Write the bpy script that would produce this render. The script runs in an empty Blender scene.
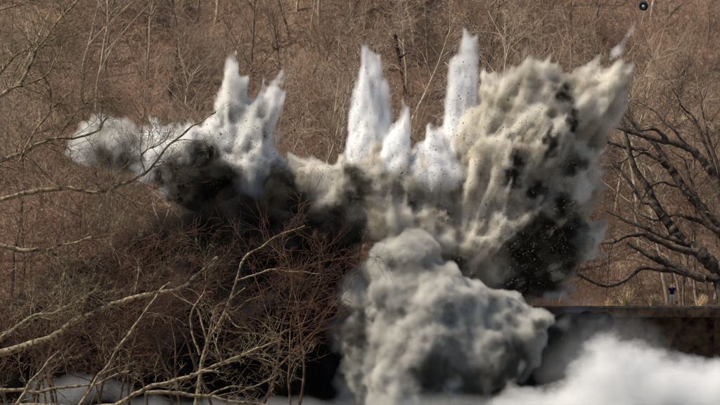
import bpy, math, random
import numpy as np
from mathutils import Vector, noise as mnoise

R = math.radians
S = bpy.context.scene
COL = S.collection

# ------------------------------------------------------------------ camera
PITCH = R(1.862)
CAMZ = 10.0
FPX = 2875.0                      # focal length in photo pixels (720 wide)
cam_d = bpy.data.cameras.new('camera')
cam_d.sensor_width = 36.0
cam_d.lens = 36.0 * FPX / 720.0
cam_d.clip_start = 1.0
cam_d.clip_end = 6000.0
cam = bpy.data.objects.new('camera', cam_d)
COL.objects.link(cam)
cam.location = (0, 0, CAMZ)
cam.rotation_euler = (R(90) + PITCH, 0, 0)
S.camera = cam

# ------------------------------------------------------------------ light
SUN_EL, SUN_AZ = R(50), R(-104)   # azimuth measured from +Y towards +X
W = bpy.data.worlds.new('World'); S.world = W; W.use_nodes = True
nt = W.node_tree; nt.nodes.clear()
wo = nt.nodes.new('ShaderNodeOutputWorld'); bg = nt.nodes.new('ShaderNodeBackground')
sky = nt.nodes.new('ShaderNodeTexSky'); sky.sky_type = 'NISHITA'; sky.sun_disc = False
sky.sun_elevation = SUN_EL; sky.sun_rotation = SUN_AZ
bg.inputs['Strength'].default_value = 0.09
nt.links.new(sky.outputs[0], bg.inputs[0]); nt.links.new(bg.outputs[0], wo.inputs[0])
sl = bpy.data.lights.new('sun', 'SUN'); sl.energy = 4.8; sl.angle = R(0.5); sl.color = (1.0, 0.91, 0.77)
sun = bpy.data.objects.new('sun', sl); COL.objects.link(sun)
sd = Vector((math.sin(SUN_AZ) * math.cos(SUN_EL), math.cos(SUN_AZ) * math.cos(SUN_EL), math.sin(SUN_EL)))
sun.location = sd * 400
sun.rotation_euler = sd.to_track_quat('Z', 'Y').to_euler()
vs = S.view_settings
vs.view_transform = 'Standard'; vs.look = 'None'; vs.exposure = 0.2; vs.gamma = 1.0
vs.use_curve_mapping = False
S.cycles.max_bounces = 10
S.cycles.diffuse_bounces = 2
S.cycles.volume_bounces = 8
S.cycles.transparent_max_bounces = 24
S.cycles.use_adaptive_sampling = True
S.cycles.adaptive_threshold = 0.07
S.cycles.adaptive_min_samples = 20
S.cycles.volume_step_rate = 2.5
S.cycles.volume_max_steps = 256
S.cycles.use_denoising = True
try:
    S.cycles.denoiser = 'OPENIMAGEDENOISE'
    S.cycles.denoising_input_passes = 'RGB_ALBEDO_NORMAL'
    S.cycles.denoising_prefilter = 'ACCURATE'
except Exception:
    pass

# ------------------------------------------------------------------ helpers
rng = np.random.default_rng(7)
random.seed(11)
CP, SP = math.cos(PITCH), math.sin(PITCH)

def at(px, py, Y):
    """world point on the photo ray of pixel (px, py) at distance Y"""
    a = (px - 360.0) / FPX; b = (202.5 - py) / FPX
    dx, dy, dz = a, CP - b * SP, SP + b * CP
    t = Y / dy
    return np.array([dx * t, Y, CAMZ + dz * t])

def tag(o, label=None, cat=None, group=None, kind=None):
    if label: o['label'] = label
    if cat: o['category'] = cat
    if group: o['group'] = group
    if kind: o['kind'] = kind
    return o

def link(name, data, parent=None, loc=None):
    o = bpy.data.objects.new(name, data)
    COL.objects.link(o)
    if parent is not None: o.parent = parent
    if loc is not None: o.location = loc
    return o

def empty(name, loc=(0, 0, 0)):
    o = bpy.data.objects.new(name, None); COL.objects.link(o)
    o.empty_display_size = 0.5
    o.location = tuple(float(v) for v in loc)
    return o

def mesh_np(name, verts, faces, mat=None, smooth=True):
    """verts (N,3); faces (M,3) or (M,4) arrays, or a list of such arrays"""
    if isinstance(faces, np.ndarray): faces = [faces]
    me = bpy.data.meshes.new(name)
    verts = np.ascontiguousarray(verts, dtype=np.float32)
    me.vertices.add(len(verts)); me.vertices.foreach_set('co', verts.ravel())
    loops = np.concatenate([f.ravel() for f in faces]).astype(np.int32)
    sizes = np.concatenate([np.full(len(f), f.shape[1], np.int32) for f in faces])
    starts = np.concatenate([[0], np.cumsum(sizes)[:-1]]).astype(np.int32)
    me.loops.add(len(loops)); me.loops.foreach_set('vertex_index', loops)
    me.polygons.add(len(sizes)); me.polygons.foreach_set('loop_start', starts)
    me.polygons.foreach_set('loop_total', sizes)
    me.polygons.foreach_set('use_smooth', np.full(len(sizes), smooth, dtype=bool))
    if mat is not None: me.materials.append(mat)
    me.update(calc_edges=True); me.validate()
    return me

class MB:
    """collects simple solids into one mesh"""
    def __init__(s): s.v = []; s.f = []
    def box(s, x0, x1, y0, y1, z0, z1):
        n = len(s.v)
        s.v += [(x, y, z) for z in (z0, z1) for y in (y0, y1) for x in (x0, x1)]
        s.f += [tuple(n + i for i in q) for q in ((0, 2, 3, 1), (4, 5, 7, 6), (0, 1, 5, 4), (2, 6, 7, 3), (0, 4, 6, 2), (1, 3, 7, 5))]
        return s
    def prism(s, pts, y0, y1):
        """polygon in XZ extruded along Y"""
        n = len(s.v); k = len(pts)
        s.v += [(x, y0, z) for x, z in pts] + [(x, y1, z) for x, z in pts]
        s.f += [tuple(n + i for i in range(k)), tuple(n + k + i for i in reversed(range(k)))]
        s.f += [(n + i, n + k + i, n + k + (i + 1) % k, n + (i + 1) % k) for i in range(k)]
        return s
    def build(s, name, mat, parent=None, bevel=0.0):
        me = bpy.data.meshes.new(name)
        me.from_pydata([tuple(map(float, v)) for v in s.v], [], s.f)
        me.materials.append(mat); me.update()
        import bmesh
        bm = bmesh.new(); bm.from_mesh(me)
        bmesh.ops.recalc_face_normals(bm, faces=bm.faces)
        if bevel:
            bmesh.ops.bevel(bm, geom=list(bm.edges), offset=bevel, segments=1, affect='EDGES')
        bm.to_mesh(me); bm.free()
        return link(name, me, parent)

# ---- noise
def _hash(ix, iy, iz, seed):
    h = (ix.astype(np.uint32) * np.uint32(374761393) + iy.astype(np.uint32) * np.uint32(668265263)
         + iz.astype(np.uint32) * np.uint32(2147483647) + np.uint32((seed * 144665 + 12345) & 0xffffffff))
    h = (h ^ (h >> np.uint32(13))) * np.uint32(1274126177)
    h = (h ^ (h >> np.uint32(15))) * np.uint32(2246822519)
    return h ^ (h >> np.uint32(16))

def vnoise(p, seed=0):
    f = np.floor(p); i = f.astype(np.int64) & 0xffff; t = (p - f).astype(np.float32)
    t = t * t * t * (t * (t * 6 - 15) + 10)
    out = 0
    for dx in (0, 1):
        wx = t[:, 0] if dx else 1 - t[:, 0]
        for dy in (0, 1):
            wy = t[:, 1] if dy else 1 - t[:, 1]
            for dz in (0, 1):
                wz = t[:, 2] if dz else 1 - t[:, 2]
                h = _hash(i[:, 0] + dx, i[:, 1] + dy, i[:, 2] + dz, seed)
                out = out + wx * wy * wz * (h.astype(np.float32) / 4294967295.0)
    return out * 2 - 1

def fbm(p, seed=0, octv=3, gain=0.5):
    o = 0; a = 1.0; f = 1.0
    for k in range(octv):
        o = o + a * vnoise(p * f + 17.3 * k, seed + k); a *= gain; f *= 2.03
    return o

def worley(p, seed=0):
    f = np.floor(p); i = f.astype(np.int64) & 0xffff; t = (p - f).astype(np.float32)
    best = np.full(len(p), 9.0, np.float32)
    for dx in (-1, 0, 1):
        for dy in (-1, 0, 1):
            for dz in (-1, 0, 1):
                h = _hash(i[:, 0] + dx, i[:, 1] + dy, i[:, 2] + dz, seed)
                fx = (h & np.uint32(1023)).astype(np.float32) / 1023.0
                fy = ((h >> np.uint32(10)) & np.uint32(1023)).astype(np.float32) / 1023.0
                fz = ((h >> np.uint32(20)) & np.uint32(1023)).astype(np.float32) / 1023.0
                d = (fx + dx - t[:, 0]) ** 2 + (fy + dy - t[:, 1]) ** 2 + (fz + dz - t[:, 2]) ** 2
                np.minimum(best, d, out=best)
    return best           # squared distance

def billow(p, seed=0):
    return np.sqrt(np.maximum(0.0, 1.0 - worley(p, seed) / 0.95))

def normals(v, q):
    n = np.zeros_like(v)
    d = np.cross(v[q[:, 2]] - v[q[:, 0]], v[q[:, 3]] - v[q[:, 1]])
    for k in range(4):
        for c in range(3):
            n[:, c] += np.bincount(q[:, k], d[:, c], len(v))
    return n / (np.linalg.norm(n, axis=1, keepdims=True) + 1e-9)

def surface_nets(f, org, h):
    s = f < 0
    nx, ny, nz = f.shape
    cnt = np.zeros((nx - 1, ny - 1, nz - 1), np.float32)
    acc = np.zeros((nx - 1, ny - 1, nz - 1, 3), np.float32)
    def sub(a, c): return a[c[0]:nx - 1 + c[0], c[1]:ny - 1 + c[1], c[2]:nz - 1 + c[2]]
    cor = [(x, y, z) for x in (0, 1) for y in (0, 1) for z in (0, 1)]
    for a in cor:
        for ax in range(3):
            if a[ax]: continue
            b = list(a); b[ax] = 1
            fa, fb = sub(f, a), sub(f, b)
            m = sub(s, a) != sub(s, b)
            t = np.where(m, fa / np.where(m, fa - fb, 1), 0)
            cnt += m
            for c in range(3):
                acc[..., c] += np.where(m, a[c] + (t if c == ax else 0), 0)
    cell = cnt > 0
    idx = np.full(cell.shape, -1, np.int64); idx[cell] = np.arange(cell.sum())
    g = np.argwhere(cell)
    v = (g + acc[cell] / cnt[cell][:, None]) * h + org
    quads = []
    for ax in range(3):
        o = [k for k in range(3) if k != ax]
        sl0 = [slice(1, -1)] * 3; sl1 = [slice(1, -1)] * 3
        sl0[ax] = slice(0, -1); sl1[ax] = slice(1, None)
        a = s[tuple(sl0)]; b = s[tuple(sl1)]
        ch = np.argwhere(a != b)
        if not len(ch): continue
        flip = a[tuple(ch.T)]
        base = ch.copy(); base[:, o[0]] += 1; base[:, o[1]] += 1
        def cid(d0, d1):
            c = base.copy(); c[:, o[0]] -= d0; c[:, o[1]] -= d1
            return idx[tuple(c.T)]
        q = np.stack([cid(1, 1), cid(0, 1), cid(0, 0), cid(1, 0)], 1)
        if ax == 1: flip = ~flip
        q[~flip] = q[~flip][:, ::-1]
        quads.append(q)
    return v, np.concatenate(quads)

def field(prims, h, grow, k, pad=1.2):
    """smooth union of tapered capsules (a, b, ra, rb) sampled on a grid"""
    A = np.array([p[0] for p in prims]); B = np.array([p[1] for p in prims])
    ra = np.array([p[2] for p in prims]); rb = np.array([p[3] for p in prims])
    rm = np.maximum(ra, rb)[:, None] + grow + pad
    lo = np.minimum(A, B) - rm; hi = np.maximum(A, B) + rm
    org = lo.min(0); n = np.ceil((hi.max(0) - org) / h).astype(int) + 2
    f = np.full(tuple(n), 6.0, np.float32)
    for j in range(len(prims)):
        i0 = np.maximum(0, np.floor((lo[j] - k - org) / h).astype(int)); i1 = np.minimum(n, np.ceil((hi[j] + k - org) / h).astype(int) + 1)
        ax = [np.arange(i0[c], i1[c], dtype=np.float32) * h + org[c] for c in range(3)]
        P = [ax[0][:, None, None] - A[j][0], ax[1][None, :, None] - A[j][1], ax[2][None, None, :] - A[j][2]]
        ab = B[j] - A[j]; L = float(ab @ ab)
        t = np.clip((P[0] * ab[0] + P[1] * ab[1] + P[2] * ab[2]) / L, 0, 1) if L > 1e-6 else 0.0
        d = np.sqrt((P[0] - t * ab[0]) ** 2 + (P[1] - t * ab[1]) ** 2 + (P[2] - t * ab[2]) ** 2) - (ra[j] + (rb[j] - ra[j]) * t)
        sl = tuple(slice(i0[c], i1[c]) for c in range(3))
        o = f[sl]
        hh = np.maximum(k - np.abs(o - d), 0) / k
        f[sl] = np.minimum(o, d) - hh * hh * k * 0.25
    f -= grow
    return f, org

# ---- materials
def new_mat(name):
    m = bpy.data.materials.new(name); m.use_nodes = True
    n = m.node_tree.nodes; n.clear()
    return m, n, m.node_tree.links

def rough_mat(name, c0, c1, scale=2.0, detail=6.0, rough=0.95, bump=0.0, bscale=8.0, spread=(0.35, 0.65), c2=None, scale2=0.3, vary=0.0):
    m, n, l = new_mat(name)
    out = n.new('ShaderNodeOutputMaterial'); b = n.new('ShaderNodeBsdfPrincipled')
    b.inputs['Roughness'].default_value = rough
    b.inputs['Specular IOR Level'].default_value = 0.15
    tc = n.new('ShaderNodeTexCoord'); nz = n.new('ShaderNodeTexNoise')
    nz.inputs['Scale'].default_value = scale; nz.inputs['Detail'].default_value = detail
    l.new(tc.outputs['Object'], nz.inputs['Vector'])
    rp = n.new('ShaderNodeValToRGB')
    rp.color_ramp.elements[0].position = spread[0]; rp.color_ramp.elements[1].position = spread[1]
    rp.color_ramp.elements[0].color = (*c0, 1); rp.color_ramp.elements[1].color = (*c1, 1)
    l.new(nz.outputs[0], rp.inputs[0])
    col = rp.outputs[0]
    if c2 is not None:
        n2 = n.new('ShaderNodeTexNoise'); n2.inputs['Scale'].default_value = scale2; n2.inputs['Detail'].default_value = 4
        l.new(tc.outputs['Object'], n2.inputs['Vector'])
        r2 = n.new('ShaderNodeValToRGB'); r2.color_ramp.elements[0].position = 0.48; r2.color_ramp.elements[1].position = 0.62
        l.new(n2.outputs[0], r2.inputs[0])
        mx = n.new('ShaderNodeMixRGB'); mx.inputs[2].default_value = (*c2, 1)
        l.new(r2.outputs[0], mx.inputs[0]); l.new(col, mx.inputs[1]); col = mx.outputs[0]
    if vary:
        oi = n.new('ShaderNodeObjectInfo'); mr = n.new('ShaderNodeMapRange')
        mr.inputs[3].default_value = 1 - vary; mr.inputs[4].default_value = 1 + vary
        l.new(oi.outputs['Random'], mr.inputs[0])
        hv = n.new('ShaderNodeHueSaturation'); l.new(mr.outputs[0], hv.inputs['Value']); l.new(col, hv.inputs['Color'])
        col = hv.outputs[0]
    l.new(col, b.inputs['Base Color'])
    if bump:
        nb = n.new('ShaderNodeTexNoise'); nb.inputs['Scale'].default_value = bscale; nb.inputs['Detail'].default_value = 5
        l.new(tc.outputs['Object'], nb.inputs['Vector'])
        bp = n.new('ShaderNodeBump'); bp.inputs['Strength'].default_value = 1.0; bp.inputs['Distance'].default_value = bump
        l.new(nb.outputs[0], bp.inputs['Height']); l.new(bp.outputs[0], b.inputs['Normal'])
    l.new(b.outputs[0], out.inputs['Surface'])
    return m

def vol_mat(name, color, density, absorb=(0, 0, 0), aniso=0.25):
    m, n, l = new_mat(name)
    out = n.new('ShaderNodeOutputMaterial'); v = n.new('ShaderNodeVolumePrincipled')
    v.inputs['Color'].default_value = (*color, 1); v.inputs['Density'].default_value = density
    v.inputs['Anisotropy'].default_value = aniso
    v.inputs['Absorption Color'].default_value = (*absorb, 1)
    l.new(v.outputs[0], out.inputs['Volume'])
    return m

M = {}
M['litter'] = rough_mat('leaf_litter', (0.10, 0.068, 0.05), (0.29, 0.21, 0.155), 2.2, 10, bump=0.25, bscale=3.0, c2=(0.26, 0.185, 0.13), scale2=0.5)
M['rust'] = rough_mat('rusty_steel', (0.014, 0.010, 0.008), (0.12, 0.062, 0.032), 1.3, 8, rough=0.85, bump=0.02, bscale=9)
M['fascia'] = rough_mat('brown_rusty_fascia', (0.04, 0.026, 0.018), (0.19, 0.11, 0.06), 1.6, 9, rough=0.9, bump=0.02, bscale=7)
M['deck'] = rough_mat('weathered_deck', (0.10, 0.085, 0.065), (0.24, 0.20, 0.15), 3.0, 8, bump=0.02)
M['rustpost'] = rough_mat('orange_rust', (0.03, 0.018, 0.011), (0.10, 0.052, 0.022), 2.0, 6, rough=0.9)
M['bark_back'] = rough_mat('grey_brown_bark', (0.14, 0.105, 0.08), (0.32, 0.25, 0.19), 3.0, 4, vary=0.3)
M['bark_pale'] = rough_mat('pale_bark', (0.36, 0.30, 0.22), (0.56, 0.49, 0.37), 2.5, 5, vary=0.15)
M['twig_back'] = rough_mat('brown_twigs', (0.27, 0.168, 0.115), (0.47, 0.315, 0.225), 1.2, 3, vary=0.35)
M['twig_grey'] = rough_mat('grey_tan_twigs', (0.26, 0.19, 0.135), (0.48, 0.375, 0.275), 1.2, 3, vary=0.3)
M['twig_red'] = rough_mat('red_brown_twigs', (0.07, 0.037, 0.025), (0.155, 0.085, 0.058), 0.8, 3, vary=0.25)
M['bark_red'] = rough_mat('dark_red_bark', (0.05, 0.032, 0.022), (0.14, 0.09, 0.06), 3, 4, vary=0.3)
M['bark_olive'] = rough_mat('olive_bark', (0.06, 0.048, 0.033), (0.36, 0.29, 0.185), 4.5, 9, spread=(0.36, 0.64), bump=0.04, bscale=8)
M['bark_dark'] = rough_mat('dark_bark', (0.022, 0.017, 0.015), (0.13, 0.10, 0.078), 2.0, 8, bump=0.08, bscale=6)
M['dust'] = rough_mat('beige_dust', (0.20, 0.175, 0.13), (0.42, 0.38, 0.30), 0.55, 9, bump=0.10, bscale=3.0, c2=(0.20, 0.175, 0.13), scale2=0.42)
M['whitewater'] = rough_mat('white_spray', (0.70, 0.71, 0.72), (0.86, 0.86, 0.86), 1.2, 9, bump=0.08, bscale=4.0)
M['greysmoke'] = rough_mat('grey_smoke', (0.22, 0.215, 0.195), (0.36, 0.35, 0.32), 0.5, 8, bump=0.05, bscale=2.5)
M['soot'] = rough_mat('black_soot', (0.003, 0.003, 0.0035), (0.012, 0.011, 0.010), 0.9, 9, bump=0.12, bscale=3.0)
M['dustgrain'] = rough_mat('dust_grain', (0.22, 0.19, 0.14), (0.55, 0.50, 0.41), 3, 2)
M['clod'] = rough_mat('dark_earth_clod', (0.008, 0.006, 0.005), (0.035, 0.024, 0.016), 6, 4)
M['grass'] = rough_mat('dry_grass', (0.52, 0.38, 0.20), (0.72, 0.54, 0.33), 4, 3)
M['tyre'] = rough_mat('black_rubber', (0.006, 0.006, 0.009), (0.014, 0.014, 0.02), 6, 3, rough=0.6)
M['hub'] = rough_mat('grey_hub', (0.6, 0.6, 0.66), (0.75, 0.75, 0.8), 6, 3, rough=0.5)
M['navy'] = rough_mat('navy_cloth', (0.008, 0.010, 0.028), (0.016, 0.02, 0.052), 8, 3)
M['skin'] = rough_mat('skin', (0.62, 0.38, 0.30), (0.74, 0.50, 0.42), 8, 2, rough=0.6)
M['hair'] = rough_mat('brown_hair', (0.05, 0.02, 0.012), (0.11, 0.045, 0.03), 20, 3)
M['trousers'] = rough_mat('pale_trousers', (0.50, 0.46, 0.39), (0.62, 0.57, 0.49), 8, 3)

# =================================================================== ground
def ground_z(x, y):
    x = np.asarray(x, float); y = np.asarray(y, float)
    prof_y = [-200, 10, 40, 95, 196, 204, 238, 246, 252, 258, 470, 900]
    prof_z = [8.2, 8.2, 7.0, 1.3, 1.0, -0.6, -0.8, 2.0, 7.4, 10.0, 168, 260]
    return np.interp(y, prof_y, prof_z)

gy = np.concatenate([np.linspace(-200, 190, 40), np.linspace(192, 262, 50), np.linspace(264, 480, 120), np.linspace(500, 900, 12)])
gx = np.concatenate([np.linspace(-900, -90, 20), np.linspace(-85, 85, 140), np.linspace(90, 900, 20)])
GX, GY = np.meshgrid(gx, gy, indexing='ij')
GZ = ground_z(GX, GY)
amp = np.clip((GY - 246) / 25, 0, 1) * 1.6 + 0.12
GZ = GZ + amp * fbm(np.stack([GX.ravel() / 9, GY.ravel() / 9, 0 * GX.ravel() + 3.3], 1), 5, 4).reshape(GX.shape)
gi = np.arange(GX.size).reshape(GX.shape)
gq = np.stack([gi[:-1, :-1], gi[1:, :-1], gi[1:, 1:], gi[:-1, 1:]], -1).reshape(-1, 4)
ground = link('hillside', mesh_np('hillside', np.stack([GX.ravel(), GY.ravel(), GZ.ravel()], 1), gq, M['litter']))
tag(ground, 'brown leaf covered hillside and river banks', None, None, 'structure')

def hill_z(x, y):
    z = float(ground_z(x, y))
    a = min(max((y - 246) / 25, 0), 1) * 1.6 + 0.12
    return z + a * float(fbm(np.array([[x / 9, y / 9, 3.3]]), 5, 4)[0])

m, n, l = new_mat('river_water')
out = n.new('ShaderNodeOutputMaterial'); b = n.new('ShaderNodeBsdfPrincipled')
b.inputs['Base Color'].default_value = (0.035, 0.04, 0.035, 1); b.inputs['Roughness'].default_value = 0.12
nz = n.new('ShaderNodeTexNoise'); nz.inputs['Scale'].default_value = 1.5; nz.inputs['Detail'].default_value = 5
bp = n.new('ShaderNodeBump'); bp.inputs['Distance'].default_value = 0.15
tc = n.new('ShaderNodeTexCoord'); l.new(tc.outputs['Object'], nz.inputs['Vector'])
l.new(nz.outputs[0], bp.inputs['Height']); l.new(bp.outputs[0], b.inputs['Normal']); l.new(b.outputs[0], out.inputs['Surface'])
M['water'] = m
river = link('river', mesh_np('river', np.array([(-900, 199.0, 0), (900, 199.0, 0), (900, 243.5, 0), (-900, 243.5, 0)]), np.array([[0, 1, 2, 3]]), m, False))
tag(river, None, None, None, 'structure')

# =================================================================== bridge
DECK = 9.2
BY = 230.0
def bx(px): return float(at(px, 306, BY)[0])
bridge = empty('girder_bridge', (bx(720), BY, DECK))
tag(bridge, 'rusty steel girder bridge with dark recessed panels at the right edge', 'bridge')
def bpart(name, mb, mat, bevel=0.0):
    o = mb.build(name, mat, bridge, bevel)
    o.matrix_parent_inverse.translation = (-bridge.location[0], -bridge.location[1], -bridge.location[2])
    return o
X0, X1 = bx(225), bx(1150)
bpart('deck_slab', MB().box(X0, X1, BY - 0.25, BY + 5.25, DECK - 0.16, DECK), M['deck'], 0.02)
bpart('top_flange', MB().box(X0, X1, BY - 0.20, BY + 0.5, DECK - 0.88, DECK - 0.163), M['fascia'])
bpart('girder_web', MB().box(X0, X1, BY + 0.85, BY + 0.95, DECK - 5.2, DECK - 0.885), M['rust'])
bpart('bottom_flange', MB().box(X0, X1, BY + 0.0, BY + 1.2, DECK - 5.5, DECK - 5.203), M['rust'])
bpart('girder_web', MB().box(X0, X1, BY + 4.3, BY + 4.4, DECK - 5.2, DECK - 0.163), M['rust'])
for i, px in enumerate(np.arange(717.5 - 77 * 6, 1140, 77)):
    xx = bx(px)
    bpart('stiffener', MB().box(xx - 0.24, xx + 0.24, BY + 0.0, BY + 0.83, DECK - 5.2, DECK - 0.885), M['rustpost'], 0.01)
    for s in (-1, 1):
        bpart('gusset', MB().prism([(xx + s * 0.243, DECK - 0.888), (xx + s * 0.75, DECK - 0.888), (xx + s * 0.243, DECK - 1.4)], BY + 0.1, BY + 0.8), M['rust'])
for px in (960,):
    xx = bx(px)
    bpart('pier', MB().box(xx - 1.4, xx + 1.4, BY + 0.1, BY + 4.9, -1.5, DECK - 5.505), M['deck'], 0.05)

# =================================================================== explosion clouds
PLUME_SHIFT = 1.8
def P(*a):
    """('s' px py r dy) sphere, ('c' px py r px py r dy0 dy1) tapered column; sizes in photo pixels"""
    return a

def to_prims(spec, Y):
    out = []; Y = Y - PLUME_SHIFT
    for p in spec:
        if len(p) in (3, 4):
            dy = p[3] if len(p) == 4 else 0.0
            c = at(p[0], p[1], Y + dy); r = p[2] * (Y + dy) / FPX
            out.append((c, c, r, r))
        else:
            d0 = p[6] if len(p) > 6 else 0.0; d1 = p[7] if len(p) > 7 else d0
            out.append((at(p[0], p[1], Y + d0), at(p[3], p[4], Y + d1), p[2] * (Y + d0) / FPX, p[5] * (Y + d1) / FPX))
    return out

EDGE = {'dust': [], 'white': []}
def cloud_mesh(name, spec, Y, h, grow, mat, k=0.8, bill=(), streak=None, seed=0, low=0.0, edge=None):
    prims = to_prims(spec, Y)
    f, org = field(prims, h, grow, k)
    v, q = surface_nets(f, org, h)
    if low:
        v = v + normals(v, q) * (low * fbm(v / 2.2, seed + 50, 2))[:, None]
    if streak is not None:
        (ox, oy), amp_, ang = streak
        o = at(ox, oy, Y - PLUME_SHIFT)
        d = v - o; r = np.linalg.norm(d, axis=1) + 1e-6
        u = d / r[:, None]
        qn = np.concatenate([u * ang, 0 * r[:, None]], 1)[:, :3] + (r * 0.11)[:, None] * np.array([0.3, 0.5, 0.8])
        s_ = fbm(qn, seed + 80, 3, 0.6)
        nn = normals(v, q)
        w = np.clip((u * nn).sum(1), 0.12, 1)
        v = v + (u * w[:, None] * 1.3 + nn * 0.5) * (amp_ * s_)[:, None]
    for j, (sc, a) in enumerate(bill):
        nn = normals(v, q)
        warp = np.stack([vnoise(v / sc * 0.7 + 5 * c, seed + 200 + c) for c in range(3)], 1) * 0.6
        v = v + nn * (a * (billow(v / sc + warp, seed + 10 * j) - 0.55))[:, None]
    if edge is not None and streak is not None:
        o = at(streak[0][0], streak[0][1], Y - PLUME_SHIFT); u = v - o; u /= np.linalg.norm(u, axis=1, keepdims=True)
        EDGE[edge[0]].append((v, normals(v, q), u, edge[1], edge[2]))
    # centre the mesh on its own base
    base = np.array([(v[:, 0].min() + v[:, 0].max()) / 2, (v[:, 1].min() + v[:, 1].max()) / 2, v[:, 2].min()])
    return mesh_np(name, v - base, q, mat), base

def fog_group(voxel, band, mat):
    ng = bpy.data.node_groups.new('fog', 'GeometryNodeTree')
    ng.interface.new_socket('Geometry', in_out='INPUT', socket_type='NodeSocketGeometry')
    ng.interface.new_socket('Geometry', in_out='OUTPUT', socket_type='NodeSocketGeometry')
    gi_ = ng.nodes.new('NodeGroupInput'); go = ng.nodes.new('NodeGroupOutput')
    mv = ng.nodes.new('GeometryNodeMeshToVolume'); mv.resolution_mode = 'VOXEL_SIZE'
    mv.inputs['Density'].default_value = 1.0
    mv.inputs['Voxel Size'].default_value = voxel
    mv.inputs['Interior Band Width'].default_value = band
    sm = ng.nodes.new('GeometryNodeSetMaterial'); sm.inputs['Material'].default_value = mat
    ng.links.new(gi_.outputs[0], mv.inputs['Mesh']); ng.links.new(mv.outputs[0], sm.inputs[0]); ng.links.new(sm.outputs[0], go.inputs[0])
    return ng

def fog_mat(name, c0, c1, dens, nscale=0.9, namp=0.9, gain=1.7, cscale=0.35, aniso=0.0, detail=2.0, crange=(0.4, 0.6), stretch=(1, 1, 1), streak=None, spots=(), Y=228.0, soot_shade=(0.13, 0.12, 0.095), rough=0.62, soft=(1.45, 0.45)):
    """fog whose density comes from the shape's own grid, eaten away by noise; spots darken its colour, for soot and for painted shade"""
    m, n, l = new_mat(name)
    def math_(op, a_, b_, clamp=False):
        q = n.new('ShaderNodeMath'); q.operation = op; q.use_clamp = clamp
        for i_, x_ in enumerate((a_, b_)):
            if isinstance(x_, (int, float)): q.inputs[i_].default_value = x_
            else: l.new(x_, q.inputs[i_])
        return q.outputs[0]
    def vec(op, a_, b_=None, sc=None):
        q = n.new('ShaderNodeVectorMath'); q.operation = op
        for i_, x_ in enumerate((a_, b_)):
            if x_ is None: continue
            if isinstance(x_, (tuple, list)): q.inputs[i_].default_value = x_
            else: l.new(x_, q.inputs[i_])
        if sc is not None:
            if isinstance(sc, (int, float)): q.inputs['Scale'].default_value = sc
            else: l.new(sc, q.inputs['Scale'])
        return q.outputs['Value'] if op in ('LENGTH', 'DISTANCE') else q.outputs[0]
    out = n.new('ShaderNodeOutputMaterial'); v = n.new('ShaderNodeVolumePrincipled')
    v.inputs['Density Attribute'].default_value = ''
    v.inputs['Anisotropy'].default_value = aniso
    at_ = n.new('ShaderNodeAttribute'); at_.attribute_name = 'density'
    pos = n.new('ShaderNodeNewGeometry').outputs['Position']
    nz = n.new('ShaderNodeTexNoise'); nz.inputs['Scale'].default_value = nscale; nz.inputs['Detail'].default_value = detail; nz.inputs['Roughness'].default_value = rough
    if streak is not None:
        (ox, oy), ang = streak
        o = at(ox, oy, Y - PLUME_SHIFT)
        d = vec('SUBTRACT', pos, tuple(float(q) for q in o))
        u = vec('SCALE', vec('NORMALIZE', d), None, ang / nscale)
        l.new(vec('ADD', u, vec('SCALE', d, None, 0.16)), nz.inputs['Vector'])
    else:
        l.new(vec('MULTIPLY', pos, tuple(stretch)), nz.inputs['Vector'])
    g3 = math_('SUBTRACT', math_('MULTIPLY', at_.outputs['Fac'], gain), math_('MULTIPLY', nz.outputs[0], namp), True)
    l.new(math_('MULTIPLY', g3, dens), v.inputs['Density'])
    n2 = n.new('ShaderNodeTexNoise'); n2.inputs['Scale'].default_value = cscale; n2.inputs['Detail'].default_value = 2; n2.inputs['Roughness'].default_value = 0.6
    l.new(pos, n2.inputs['Vector'])
    rp = n.new('ShaderNodeValToRGB'); rp.color_ramp.elements[0].position, rp.color_ramp.elements[1].position = crange
    rp.color_ramp.elements[0].color = (*c0, 1); rp.color_ramp.elements[1].color = (*c1, 1)
    l.new(n2.outputs[0], rp.inputs[0]); col = rp.outputs[0]
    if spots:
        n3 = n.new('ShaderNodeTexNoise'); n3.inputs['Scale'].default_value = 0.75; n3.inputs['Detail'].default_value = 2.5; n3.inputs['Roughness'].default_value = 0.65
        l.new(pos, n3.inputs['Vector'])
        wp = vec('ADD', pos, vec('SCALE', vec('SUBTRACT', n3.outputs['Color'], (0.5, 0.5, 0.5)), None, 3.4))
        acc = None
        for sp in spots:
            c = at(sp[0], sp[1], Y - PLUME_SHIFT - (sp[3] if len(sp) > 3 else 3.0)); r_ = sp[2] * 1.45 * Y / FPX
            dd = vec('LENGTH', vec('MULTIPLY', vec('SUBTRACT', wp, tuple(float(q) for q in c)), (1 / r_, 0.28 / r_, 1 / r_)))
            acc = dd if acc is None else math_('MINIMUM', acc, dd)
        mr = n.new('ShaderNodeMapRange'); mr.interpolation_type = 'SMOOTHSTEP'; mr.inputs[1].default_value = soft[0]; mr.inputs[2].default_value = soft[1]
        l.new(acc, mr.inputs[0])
        mx = n.new('ShaderNodeMixRGB'); mx.inputs[2].default_value = (*soot_shade, 1)
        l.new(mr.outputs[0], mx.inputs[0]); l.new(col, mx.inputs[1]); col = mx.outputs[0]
    l.new(col, v.inputs['Color'])
    l.new(v.outputs[0], out.inputs['Volume'])
    return m

def add_fog(name, me, mat, parent, loc, voxel, band):
    o = link(name, me, parent, loc)
    md = o.modifiers.new('fog', 'NODES'); md.node_group = fog_group(voxel, band, mat)
    return o

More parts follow.
